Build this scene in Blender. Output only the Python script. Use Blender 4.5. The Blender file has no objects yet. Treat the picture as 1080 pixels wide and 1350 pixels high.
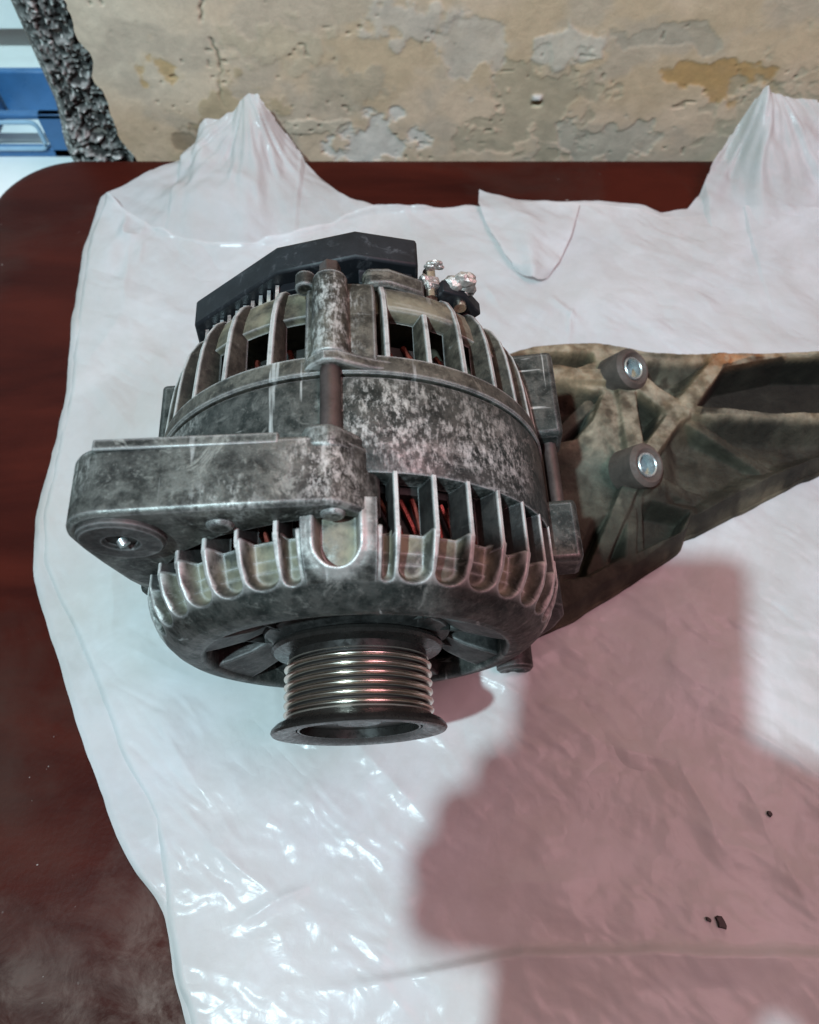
import bpy, math, random
import numpy as np
from mathutils import Vector, Matrix
random.seed(7); rng = np.random.default_rng(11)
S = bpy.context.scene
COL = S.collection
R_ = math.radians
MM = 0.001

# ---------------------------------------------------------------- camera, world, lamps, exposure
cam_d = bpy.data.cameras.new('camera'); cam = bpy.data.objects.new('camera', cam_d); COL.objects.link(cam)
cam.location = (0.0186, -0.089, 0.323); cam.rotation_euler = (R_(27), 0, 0)
cam_d.sensor_fit = 'VERTICAL'; cam_d.sensor_height = 24; cam_d.sensor_width = 24; cam_d.lens = 24*980/1350
cam_d.clip_start = 0.005; cam_d.clip_end = 50
S.camera = cam
cam_d.dof.use_dof = True; cam_d.dof.focus_distance = .258; cam_d.dof.aperture_fstop = 9
W = bpy.data.worlds.new('World'); S.world = W; W.use_nodes = True
bg = W.node_tree.nodes['Background']; bg.inputs[0].default_value = (0.80, 0.78, 0.80, 1); bg.inputs[1].default_value = 0.11

def lamp(name, kind, loc, power, col, size, target=(0.03, 0.08, 0.05), spec=1.0):
    d = bpy.data.lights.new(name, kind); d.energy = power; d.color = col
    if kind == 'AREA': d.shape = 'RECTANGLE'; d.size = size[0]; d.size_y = size[1]
    else: d.shadow_soft_size = size
    o = bpy.data.objects.new(name, d); COL.objects.link(o); o.location = loc
    o.rotation_euler = (Vector(target)-Vector(loc)).to_track_quat('-Z', 'Y').to_euler()
    return o
lamp('ceiling_bulb', 'POINT', (-0.37, -0.45, 1.30), 91, (0.66, 0.93, 1.02), 0.021)
lamp('warm_side_lamp', 'AREA', (0.90, -0.10, 1.65), 15, (1.0, 0.50, 0.58), (0.8, 0.8))
S.view_settings.view_transform = 'Standard'; S.view_settings.look = 'None'
S.view_settings.exposure = 0.0; S.view_settings.gamma = 1.0
S.render.engine = 'CYCLES'

# ---------------------------------------------------------------- noise in numpy
def _hash(ix, iy, seed):
    n = (ix.astype(np.int64)*374761393 + iy.astype(np.int64)*668265263 + seed*1442695041) & 0x7fffffff
    n = ((n ^ (n >> 13))*1274126177) & 0x7fffffff
    return ((n ^ (n >> 16)) & 0xffff)/65535.0
def vnoise(x, y, seed=0):
    x = np.asarray(x, float); y = np.asarray(y, float)
    ix = np.floor(x); iy = np.floor(y); fx = x-ix; fy = y-iy
    fx = fx*fx*fx*(fx*(fx*6-15)+10); fy = fy*fy*fy*(fy*(fy*6-15)+10)
    a = _hash(ix, iy, seed); b = _hash(ix+1, iy, seed); c = _hash(ix, iy+1, seed); d = _hash(ix+1, iy+1, seed)
    return (a*(1-fx)+b*fx)*(1-fy)+(c*(1-fx)+d*fx)*fy
def fbm(x, y, seed=0, o=4):
    t = 0; a = 1; n = 0
    for k in range(o):
        ca, sa = math.cos(0.6*k), math.sin(0.6*k)
        t = t + a*vnoise((x*ca-y*sa)*2**k, (x*sa+y*ca)*2**k, seed+k*17); n += a; a *= .5
    return t/n
def ridged(x, y, seed=0):
    return 1-np.abs(2*vnoise(x, y, seed)-1)
def sstep(a, b, x):
    t = np.clip((np.asarray(x, float)-a)/(b-a), 0, 1); return t*t*(3-2*t)
def facet(x, y, seed=0):
    # random heights on a triangle lattice, joined by flat faces: crumpled film
    u = x+y*.577; v = y*1.155
    ix = np.floor(u); iy = np.floor(v); fx = u-ix; fy = v-iy
    a = _hash(ix, iy, seed); b = _hash(ix+1, iy, seed); c = _hash(ix, iy+1, seed); d = _hash(ix+1, iy+1, seed)
    lo = a+(b-a)*fx+(c-a)*fy; hi = d+(c-d)*(1-fx)+(b-d)*(1-fy)
    return np.where(fx+fy < 1, lo, hi)
def segdist(x, y, a, b):
    ax, ay = a; bx, by = b; dx, dy = bx-ax, by-ay
    t = np.clip(((x-ax)*dx+(y-ay)*dy)/(dx*dx+dy*dy), 0, 1)
    px = ax+t*dx; py = ay+t*dy
    side = np.sign((x-ax)*dy-(y-ay)*dx)
    return np.hypot(x-px, y-py), side, t
def inpoly(x, y, P):
    r = np.zeros(np.shape(x), bool); n = len(P)
    for i in range(n):
        x1, y1 = P[i]; x2, y2 = P[(i+1) % n]
        c = ((y1 > y) != (y2 > y)) & (x < (x2-x1)*(y-y1)/((y2-y1) or 1e-9)+x1); r ^= c
    return r
def polydist(x, y, P, closed=True):
    d = np.full(np.shape(x), 1e9); n = len(P)
    for i in range(n if closed else n-1):
        d = np.minimum(d, segdist(x, y, P[i], P[(i+1) % n])[0])
    return d

# ---------------------------------------------------------------- mesh helpers (millimetres in, metres out)
class MB:
    def __init__(s): s.v = []; s.f = []; s.n = 0
    def add(s, v, f):
        k = s.n; s.v.extend([tuple(p) for p in v]); s.n += len(v)
        s.f.extend([tuple(i+k for i in q) for q in f])
    def box(s, x0, x1, y0, y1, z0, z1, M=None):
        v = [(x, y, z) for z in (z0, z1) for y in (y0, y1) for x in (x0, x1)]
        if M is not None: v = [tuple(M @ Vector(p)) for p in v]
        s.add(v, [(0, 2, 3, 1), (4, 5, 7, 6), (0, 1, 5, 4), (2, 6, 7, 3), (0, 4, 6, 2), (1, 3, 7, 5)])
    def lathe(s, prof, seg=96, a0=0, a1=360, cz=75, closed=True, cx=0):
        """profile of (R, y) revolved round the y axis; angles from +z towards +x"""
        full = abs(a1-a0) >= 359.9; m = seg if full else seg+1; n = len(prof)
        v = []
        for i in range(m):
            a = R_(a0+(a1-a0)*i/seg); sa, ca = math.sin(a), math.cos(a)
            v += [(cx+r*sa, y, cz+r*ca) for r, y in prof]
        f = []
        for i in range(seg):
            j = (i+1) % m if full else i+1
            for k in range(n if closed else n-1):
                l = (k+1) % n
                f.append((i*n+k, i*n+l, j*n+l, j*n+k))
        if not full and closed:
            f.append(tuple(range(n))[::-1]); f.append(tuple((m-1)*n+k for k in range(n)))
        s.add(v, f)
    def prism(s, poly, y0, y1):
        """polygon of (x, z) extruded along y"""
        n = len(poly); v = [(x, y0, z) for x, z in poly]+[(x, y1, z) for x, z in poly]
        s.add(v, [tuple(range(n)), tuple(range(2*n-1, n-1, -1))]+[(i, i+n, (i+1) % n+n, (i+1) % n) for i in range(n)])
    def cyl(s, p, q, r, seg=24, r2=None):
        p = Vector(p); q = Vector(q); d = (q-p).normalized(); r2 = r if r2 is None else r2
        u = d.orthogonal().normalized(); w = d.cross(u); v = []
        for c, rr in ((p, r), (q, r2)):
            v += [c+u*rr*math.cos(2*math.pi*i/seg)+w*rr*math.sin(2*math.pi*i/seg) for i in range(seg)]
        s.add(v, [(i, (i+1) % seg, (i+1) % seg+seg, i+seg) for i in range(seg)]+[tuple(range(seg))[::-1], tuple(range(seg, 2*seg))])
    def tube(s, pts, r, seg=8):
        pts = [Vector(p) for p in pts]; v = []; n = len(pts); f = []
        rr = r if hasattr(r, '__len__') else [r]*n
        up = Vector((0, 0, 1)); 
        for i, p in enumerate(pts):
            d = (pts[min(i+1, n-1)]-pts[max(i-1, 0)]).normalized()
            u = d.cross(up); u = u.normalized() if u.length > .05 else d.orthogonal().normalized(); w = d.cross(u)
            v += [p+u*rr[i]*math.cos(2*math.pi*k/seg)+w*rr[i]*math.sin(2*math.pi*k/seg) for k in range(seg)]
        for i in range(n-1):
            f += [(i*seg+k, i*seg+(k+1) % seg, (i+1)*seg+(k+1) % seg, (i+1)*seg+k) for k in range(seg)]
        f += [tuple(range(seg))[::-1], tuple((n-1)*seg+k for k in range(seg))]
        s.add(v, f)
    def ring(s, c, axis, ro, ri, h, seg=40, ch=.6):
        """hollow collar standing along axis from c"""
        c = Vector(c); d = Vector(axis).normalized(); u = d.orthogonal().normalized(); w = d.cross(u)
        P = [(ri, 0), (ro, 0), (ro, h-ch), (ro-ch, h), (ri+ch, h), (ri, h-ch)]; n = 6; v = []
        for i in range(seg):
            a = 2*math.pi*i/seg; e = u*math.cos(a)+w*math.sin(a)
            v += [c+e*r+d*hh for r, hh in P]
        s.add(v, [(i*n+k, i*n+(k+1) % n, ((i+1) % seg)*n+(k+1) % n, ((i+1) % seg)*n+k) for i in range(seg) for k in range(n)])
    def mesh(s, name, smooth=True):
        me = bpy.data.meshes.new(name)
        me.from_pydata([(a*MM, b*MM, c*MM) for a, b, c in s.v], [], s.f); me.update()
        import bmesh
        bm = bmesh.new(); bm.from_mesh(me); bmesh.ops.recalc_face_normals(bm, faces=bm.faces[:]); bm.to_mesh(me); bm.free()
        if smooth:
            for p in me.polygons: p.use_smooth = True
        return me
def mk(name, me, mat, parent=None, bevel=0, loc=None, auto=35):
    o = bpy.data.objects.new(name, me); COL.objects.link(o)
    if mat and not me.materials: me.materials.append(mat)
    if parent: o.parent = parent
    if loc: o.location = loc
    if bevel:
        b = o.modifiers.new('bevel', 'BEVEL'); b.width = bevel*MM; b.segments = 2; b.limit_method = 'ANGLE'; b.angle_limit = R_(38)
    if auto:
        try:
            me.set_sharp_from_angle(angle=R_(auto))
        except Exception: pass
    return o
def part(name, mb, mat, parent, bevel=0, auto=35): return mk(name, mb.mesh(name), mat, parent, bevel, auto=auto)
def empty(name, loc=(0, 0, 0), rz=0):
    o = bpy.data.objects.new(name, None); COL.objects.link(o); o.location = loc; o.rotation_euler = (0, 0, rz); o.empty_display_size = .02
    return o
def tag(o, label=None, cat=None, group=None, kind=None):
    if label: o['label'] = label
    if cat: o['category'] = cat
    if group: o['group'] = group
    if kind: o['kind'] = kind
    return o
def gridmesh(name, V, nu, nv, colattr=None, smooth=True):
    """V (nu*nv, 3) in mm"""
    i = np.arange(nu-1)[:, None]; j = np.arange(nv-1)[None, :]
    a = (i*nv+j); F = np.stack([a, a+nv, a+nv+1, a+1], -1).reshape(-1, 4)
    me = bpy.data.meshes.new(name)
    me.vertices.add(len(V)); me.vertices.foreach_set('co', (np.asarray(V)*MM).astype(np.float32).ravel())
    me.loops.add(F.size); me.loops.foreach_set('vertex_index', F.astype(np.int32).ravel())
    me.polygons.add(len(F)); me.polygons.foreach_set('loop_start', np.arange(0, F.size, 4, dtype=np.int32))
    me.polygons.foreach_set('use_smooth', np.full(len(F), smooth))
    me.update(calc_edges=True)
    if colattr is not None: setcol(me, colattr)
    return me
def setcol(me, c, name='tint'):
    at = me.color_attributes.new(name, 'FLOAT_COLOR', 'POINT')
    c = np.asarray(c, float)
    if c.shape[1] == 3: c = np.concatenate([c, np.ones((len(c), 1))], 1)
    at.data.foreach_set('color', c.astype(np.float32).ravel())
def setfloat(me, v, name):
    at = me.attributes.new(name, 'FLOAT', 'POINT'); at.data.foreach_set('value', np.asarray(v, np.float32))

# ---------------------------------------------------------------- materials
class NT:
    def __init__(s, name):
        s.m = bpy.data.materials.new(name); s.m.use_nodes = True; s.t = s.m.node_tree
        s.b = s.t.nodes['Principled BSDF']; s.o = s.t.nodes['Material Output']
        s.co = s.t.nodes.new('ShaderNodeTexCoord').outputs['Object']
    def n(s, t, **k):
        x = s.t.nodes.new('ShaderNode'+t)
        for a, b in k.items(): setattr(x, a, b)
        return x
    def l(s, a, b): s.t.links.new(a, b)
    def noise(s, scale, detail=6, rough=.6, dist=0, vec=None, sc=None):
        x = s.n('TexNoise'); x.inputs['Scale'].default_value = scale; x.inputs['Detail'].default_value = detail
        x.inputs['Roughness'].default_value = rough; x.inputs['Distortion'].default_value = dist
        v = vec or s.co
        if sc:
            m = s.n('Mapping'); m.inputs['Scale'].default_value = sc
            if len(sc) == 3: s.l(v, m.inputs[0]); v = m.outputs[0]
        s.l(v, x.inputs['Vector']); return x.outputs['Fac']
    def ramp(s, fac, pts, interp='LINEAR'):
        x = s.n('ValToRGB'); cr = x.color_ramp; cr.interpolation = interp
        while len(cr.elements) < len(pts): cr.elements.new(.5)
        for e, (p, c) in zip(cr.elements, pts):
            e.position = p; e.color = (*c, 1) if hasattr(c, '__len__') else (c, c, c, 1)
        s.l(fac, x.inputs[0]); return x.outputs[0]
    def mix(s, f, a, b, blend='MIX'):
        x = s.n('Mix', data_type='RGBA', blend_type=blend)
        for sock, val in ((x.inputs[0], f), (x.inputs[6], a), (x.inputs[7], b)):
            if hasattr(val, 'links'): s.l(val, sock)
            elif hasattr(val, '__len__'): sock.default_value = (*val, 1)
            else: sock.default_value = val if sock.type == 'VALUE' else (val, val, val, 1)
        return x.outputs[2]
    def math(s, op, a, b=0, clamp=False):
        x = s.n('Math', operation=op); x.use_clamp = clamp
        for i, val in enumerate((a, b)):
            if hasattr(val, 'links'): s.l(val, x.inputs[i])
            else: x.inputs[i].default_value = val
        return x.outputs[0]
    def bump(s, h, strength=.3, dist=.001, normal=None):
        x = s.n('Bump'); x.inputs['Strength'].default_value = strength; x.inputs['Distance'].default_value = dist
        s.l(h, x.inputs['Height'])
        if normal: s.l(normal, x.inputs['Normal'])
        return x.outputs[0]
    def edge(s, radius=.0013, lo=.02, hi=.16):
        """wear on convex and sharp edges: how far the rounded normal leaves the true one"""
        b = s.n('Bevel', samples=2); b.inputs['Radius'].default_value = radius
        g = s.n('NewGeometry'); d = s.n('VectorMath', operation='DOT_PRODUCT')
        s.l(b.outputs[0], d.inputs[0]); s.l(g.outputs['Normal'], d.inputs[1])
        e = s.math('SUBTRACT', 1.0, d.outputs['Value'])
        x = s.n('MapRange'); x.inputs['From Min'].default_value = lo; x.inputs['From Max'].default_value = hi
        s.l(e, x.inputs[0]); return x.outputs[0]
    def set(s, **k):
        for a, v in k.items():
            i = s.b.inputs[a.replace('_', ' ')]
            if hasattr(v, 'links'): s.l(v, i)
            elif hasattr(v, '__len__'): i.default_value = (*v, 1) if len(v) == 3 else v
            else: i.default_value = v
        return s

def alu_mat(name, clean, grime, dust_col, metal=.55, bias=0.0, wear=.8, scratch=1.0, spec_rough=.42, scuffs=()):
    t = NT(name)
    n1 = t.noise(28, 8, .68, .4); n2 = t.noise(160, 6, .7); n3 = t.noise(700, 3, .6)
    n4 = t.noise(75, 6, .75, 1.2)
    n5 = t.noise(1500, 3, .7); nm = t.math('ADD', t.math('MULTIPLY', n1, .72), t.math('ADD', t.math('MULTIPLY', n2, .18), t.math('MULTIPLY', n3, .10)))
    g = t.ramp(t.math('ADD', nm, bias), [(.40, 0), (.60, 1)])
    base = t.mix(g, grime, clean)
    base = t.mix(t.ramp(n2, [(.38, .8), (.56, 0)]), base, tuple(c*.35 for c in grime))
    base = t.mix(t.ramp(n4, [(.57, 0), (.64, .65*scratch)]), base, tuple(min(1, c*1.9) for c in clean))
    base = t.mix(t.ramp(t.math('ADD', t.math('MULTIPLY', n3, .6), t.math('MULTIPLY', n5, .4)), [(.56, 0), (.70, .30*scratch)]), base, tuple(min(1, c*2.6) for c in clean))
    base = t.mix(t.ramp(n5, [(.36, .25), (.48, 0)]), base, grime)
    # fine straight scratches in two directions
    s1 = t.noise(260, 3, .5, 0, sc=(1, .06, .2)); s2 = t.noise(300, 3, .5, .3, sc=(.08, 1, .3))
    sc = t.math('MAXIMUM', t.ramp(s1, [(.66, 0), (.70, 1)]), t.ramp(s2, [(.68, 0), (.72, 1)]))
    sc = t.math('MULTIPLY', sc, t.ramp(n1, [(.45, 0), (.6, scratch)]))
    base = t.mix(t.math('MULTIPLY', sc, .8), base, (.62, .62, .60))
    for (px, py, pz, rad) in scuffs:      # places rubbed bright by handling
        dv = t.n('VectorMath', operation='DISTANCE'); t.l(t.co, dv.inputs[0]); dv.inputs[1].default_value = (px, py, pz)
        mr = t.n('MapRange'); mr.inputs['From Min'].default_value = rad; mr.inputs['From Max'].default_value = rad*.45; t.l(dv.outputs['Value'], mr.inputs[0])
        st = t.noise(700, 6, .75, .1, sc=(1, .4, .7)); st2 = t.noise(170, 8, .82, .3)
        k = t.math('MULTIPLY', mr.outputs[0], t.ramp(t.math('ADD', t.math('MULTIPLY', st, .5), t.math('MULTIPLY', st2, .5)), [(.485, 0), (.60, .75)]))
        base = t.mix(k, base, (.60, .60, .57))
    aw = t.n('Attribute', attribute_name='worn')
    base = t.mix(t.math('MULTIPLY', aw.outputs['Fac'], t.ramp(t.math('ADD', t.math('MULTIPLY', n2, .6), t.math('MULTIPLY', n4, .4)), [(.32, .15), (.52, .95)])), base, (.50, .485, .46))
    at = t.n('Attribute', attribute_name='dust')
    du = t.math('MULTIPLY', at.outputs['Fac'], t.ramp(t.noise(90, 5, .6), [(.38, .1), (.60, 1)]))
    base = t.mix(du, base, t.mix(n2, tuple(c*.55 for c in dust_col), dust_col))
    e = t.edge()
    e = t.math('MULTIPLY', e, t.ramp(t.math('ADD', t.math('MULTIPLY', n4, .6), t.math('MULTIPLY', n2, .4)), [(.36, .3), (.52, wear)]))
    base = t.mix(e, base, (.66, .65, .64))
    rough = t.mix(g, .62, spec_rough); rough = t.mix(du, rough, .95)
    met = t.math('MULTIPLY', t.mix(g, metal*.5, metal), t.math('SUBTRACT', 1.0, du))
    h = t.math('ADD', t.math('MULTIPLY', n3, .35), t.math('ADD', n2, t.math('MULTIPLY', n1, 1.2)))
    t.set(Base_Color=base, Roughness=rough, Metallic=met, Normal=t.bump(h, .55, .0006))
    return t.m
M = {}
M['alu'] = alu_mat('dirty_cast_aluminium', (.110, .107, .098), (.008, .016, .014), (.30, .265, .185), scuffs=((.008, .038, .146, .017), (.026, .034, .140, .026), (.048, .030, .125, .020), (-.05, .05, .12, .014)))
M['alu_arm'] = alu_mat('scuffed_arm_aluminium', (.165, .165, .15), (.011, .011, .0095), (.36, .32, .23), bias=.03, scratch=1.1, scuffs=((.0, .010, .152, .014), (-.005, .018, .152, .012), (-.03, .004, .152, .012), (-.075, .02, .148, .012)))
M['alu_dark'] = alu_mat('oily_dark_aluminium', (.085, .078, .074), (.018, .017, .016), (.30, .27, .2), metal=.4, wear=.45, scratch=.4)
M['fin_front'] = alu_mat('greasy_black_fin', (.040, .037, .034), (.009, .0085, .008), (.2, .18, .12), metal=.1, wear=.9, scratch=.2)
M['fin_rear'] = alu_mat('greasy_brown_fin', (.085, .075, .058), (.014, .012, .009), (.25, .22, .15), metal=.15, wear=.8, scratch=.4)
M['alu_rear'] = alu_mat('dusty_cast_aluminium', (.14, .128, .105), (.019, .017, .013), (.30, .26, .175), metal=.4, scratch=.7, scuffs=((-.003, .06, .148, .012), (.0, .075, .15, .012)))
def simple(name, col, rough=.5, metal=0, nz=40, var=.4, bump=.2, dist=.0004, edge=0, spec=.5):
    t = NT(name); n = t.noise(nz, 6, .65); n2 = t.noise(nz*9, 3, .6)
    base = t.mix(t.ramp(n, [(.3, 0), (.7, 1)]), tuple(c*(1-var) for c in col), tuple(min(1, c*(1+var)) for c in col))
    if edge: base = t.mix(t.math('MULTIPLY', t.edge(.0006), edge), base, (.5, .5, .5))
    t.set(Base_Color=base, Roughness=t.ramp(n2, [(.3, max(0, rough-.1)), (.7, min(1, rough+.15))]), Metallic=metal, Normal=t.bump(n2, bump, dist))
    t.b.inputs['Specular IOR Level'].default_value = spec
    return t.m
M['steel'] = simple('oiled_pulley_steel', (.62, .56, .50), .27, 1.0, 60, .25, .06, .0002)
def groove_steel():
    t = NT('grooved_pulley_steel'); n = t.noise(80, 5, .6); sp = t.n('SeparateXYZ'); t.l(t.co, sp.inputs[0])
    z = t.math('SUBTRACT', sp.outputs['Z'], .075); rad = t.math('SQRT', t.math('ADD', t.math('MULTIPLY', z, z), t.math('MULTIPLY', sp.outputs['X'], sp.outputs['X'])))
    mr = t.n('MapRange'); mr.inputs['From Min'].default_value = .0240; mr.inputs['From Max'].default_value = .0231
    t.l(t.math('ADD', rad, t.math('MULTIPLY', t.math('SUBTRACT', n, .5), .0006)), mr.inputs[0])
    base = t.mix(t.ramp(n, [(.35, 0), (.65, 1)]), (.60, .52, .44), (.85, .79, .70))
    base = t.mix(mr.outputs[0], base, (.035, .03, .027))
    t.set(Base_Color=base, Metallic=t.mix(mr.outputs[0], 1.0, .3), Roughness=t.mix(mr.outputs[0], .24, .5), Normal=t.bump(t.noise(500, 2, .5, sc=(1, .02, 1)), .05, .0002)); return t.m
M['groove'] = groove_steel()
M['collar'] = simple('brown_dirty_collar', (.085, .065, .055), .65, .1, 90, .45, .4)
M['steel_dark'] = simple('black_oily_steel', (.028, .025, .023), .3, .5, 60, .4, .15)
M['bolt'] = simple('brown_bolt_steel', (.10, .075, .07), .42, .7, 90, .4, .2)
M['zinc'] = simple('bright_zinc_sleeve', (.66, .70, .70), .3, .85, 90, .2, .1)
M['core'] = simple('dark_laminated_core', (.03, .03, .028), .5, .4, 200, .5)
M['copper'] = simple('dark_red_enamelled_copper', (.24, .055, .04), .3, .6, 150, .5, .1)
M['foil'] = simple('crumpled_tinned_metal', (.50, .46, .43), .42, .8, 260, .6, .5)
M['rubber'] = simple('black_case', (.012, .012, .014), .35, 0, 60, .3, .05)

def plastic_cover():
    t = NT('black_moulded_plastic'); n = t.noise(60, 6, .7); n2 = t.noise(330, 4, .7)
    sc = t.ramp(t.noise(190, 5, .7, .8), [(.55, 0), (.70, .5)])
    base = t.mix(t.ramp(n, [(.35, 0), (.7, 1)]), (.006, .007, .009), (.016, .018, .022))
    base = t.mix(t.math('MULTIPLY', sc, t.ramp(n, [(.42, .15), (.56, 1)])), base, (.11, .113, .122))
    t.b.inputs['Specular IOR Level'].default_value = .3
    t.set(Base_Color=base, Roughness=.5, Normal=t.bump(n2, .2, .0003)); return t.m
M['plastic'] = plastic_cover()

def bag_mat():
    t = NT('white_bag_plastic')
    n1 = t.noise(14, 5, .6, .6); n2 = t.noise(60, 5, .65, 1.5); n3 = t.noise(9, 3, .5, 2.5, sc=(1, 2.2, 1))
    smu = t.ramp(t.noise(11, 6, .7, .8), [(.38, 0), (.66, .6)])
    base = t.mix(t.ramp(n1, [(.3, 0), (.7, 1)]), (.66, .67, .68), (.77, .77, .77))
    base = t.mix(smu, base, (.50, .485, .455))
    st = t.noise(5.5, 6, .68, 1.0); base = t.mix(t.ramp(st, [(.42, 0), (.64, .42)]), base, (.56, .53, .48))
    h = t.math('ADD', t.math('MULTIPLY', n2, .5), t.math('MULTIPLY', n3, 1.2))
    nb = t.bump(h, .22, .0016)
    for sc_, st_, off in ((55, .22, 0.0), (150, .16, 3.0)):
        v = t.n('TexVoronoi', feature='F1'); v.inputs['Scale'].default_value = sc_; v.inputs['Randomness'].default_value = 1
        dn = t.n('TexNoise'); dn.inputs['Scale'].default_value = sc_*.5; t.l(t.co, dn.inputs['Vector'])
        ad = t.n('VectorMath', operation='MULTIPLY_ADD'); t.l(dn.outputs['Color'], ad.inputs[0]); ad.inputs[1].default_value = (.6/sc_,)*3; t.l(t.co, ad.inputs[2])
        t.l(ad.outputs[0], v.inputs['Vector'])
        k = t.math('MULTIPLY', v.outputs['Distance'], t.ramp(t.noise(16+off*4, 4, .6), [(.46, .08), (.62, 1)]))
        nb = t.bump(k, st_, .25/sc_, nb)
    t.set(Base_Color=base, Roughness=.22, Normal=nb); t.b.inputs['Specular IOR Level'].default_value = .14
    tr = t.n('BsdfTranslucent'); tr.inputs[0].default_value = (.8, .8, .83, 1); t.l(nb, tr.inputs['Normal'])
    tp = t.n('BsdfTransparent')
    m1 = t.n('MixShader'); m1.inputs[0].default_value = .18; t.l(t.b.outputs[0], m1.inputs[1]); t.l(tr.outputs[0], m1.inputs[2])
    m2 = t.n('MixShader'); m2.inputs[0].default_value = .16; t.l(m1.outputs[0], m2.inputs[1]); t.l(tp.outputs[0], m2.inputs[2])
    t.l(m2.outputs[0], t.o.inputs[0]); return t.m
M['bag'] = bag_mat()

def table_mat():
    t = NT('dark_red_varnished_wood'); t.b.inputs['Specular IOR Level'].default_value = .06
    g = t.noise(30, 6, .6, .5, sc=(.25, 1, 1)); n = t.noise(9, 6, .65, .3); n2 = t.noise(45, 7, .75, .6); n3 = t.noise(500, 2, .5)
    base = t.mix(t.ramp(g, [(.35, 0), (.65, 1)]), (.028, .005, .0035), (.058, .010, .006))
    base = t.mix(t.ramp(n, [(.52, 0), (.7, .5)]), base, (.05, .03, .024))
    sep = t.n('SeparateXYZ'); t.l(t.co, sep.inputs[0])
    mr = t.n('MapRange'); mr.inputs['From Min'].default_value = .02; mr.inputs['From Max'].default_value = -.10
    t.l(t.math('ADD', sep.outputs['Y'], t.math('MULTIPLY', t.math('SUBTRACT', n, .5), .18)), mr.inputs[0])
    dusty = t.mix(t.ramp(n2, [(.38, 0), (.62, 1)]), (.020, .013, .010), (.21, .17, .145))
    dk = t.math('MULTIPLY', mr.outputs[0], t.ramp(n2, [(.3, .7), (.6, 1)]))
    base = t.mix(dk, base, dusty)
    sp = t.ramp(t.noise(330, 2, .5), [(.76, 0), (.79, .6)])
    base = t.mix(t.math('MULTIPLY', sp, t.ramp(n, [(.5, 0), (.6, 1)])), base, (.5, .45, .42))
    t.set(Base_Color=base, Roughness=t.mix(dk, .42, .85), Normal=t.bump(t.math('ADD', t.math('MULTIPLY', n2, .6), n3), .12, .0008)); return t.m
M['table'] = table_mat()

def tint_mat(name, rough=.85, s1=120, s2=600, bump=.5, dist=.0008, amp=.35, metal=0):
    t = NT(name); at = t.n('Attribute', attribute_name='tint')
    n1 = t.noise(s1, 7, .7, .4); n2 = t.noise(s2, 5, .7)
    f = t.mix(t.ramp(n1, [(.3, 0), (.7, 1)]), (1-amp,)*3, (1+amp*.6,)*3)
    base = t.mix(1.0, at.outputs['Color'], f, 'MULTIPLY')
    t.b.inputs['Specular IOR Level'].default_value = .25
    t.set(Base_Color=base, Roughness=rough, Metallic=metal, Normal=t.bump(t.math('ADD', n1, t.math('MULTIPLY', n2, .5)), bump, dist)); return t.m
M['wall'] = tint_mat('stained_lime_plaster', .88, 90, 500, .4, .0010, .16)
M['concrete'] = tint_mat('broken_concrete', .95, 200, 800, .8, .0015, .6)
M['bracket'] = tint_mat('dirty_bracket_casting', .7, 95, 1300, .9, .0013, .55, .0)
M['floor'] = simple('grey_floor', (.22, .20, .18), .7, 0, 6, .3)
M['ledge'] = simple('white_painted_ledge', (.82, .85, .84), .6, 0, 12, .08)
M['blue'] = simple('blue_crate_plastic', (.05, .16, .36), .35, 0, 20, .25)
M['blue_light'] = simple('pale_blue_crate_rim', (.34, .50, .66), .35, 0, 20, .15)
M['chip'] = simple('black_flake', (.03, .022, .02), .6, 0, 300, .4)
M['skin'] = simple('skin', (.50, .29, .22), .5, 0, 60, .1)
M['sleeve'] = simple('dark_sleeve_cloth', (.07, .07, .09), .9, 0, 60, .2)

# ================================================================ SETTING
mb = MB(); mb.box(-1500, 1800, -1500, 2500, -760, -750)
tag(mk('floor', mb.mesh('floor'), M['floor']), kind='structure')

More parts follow.
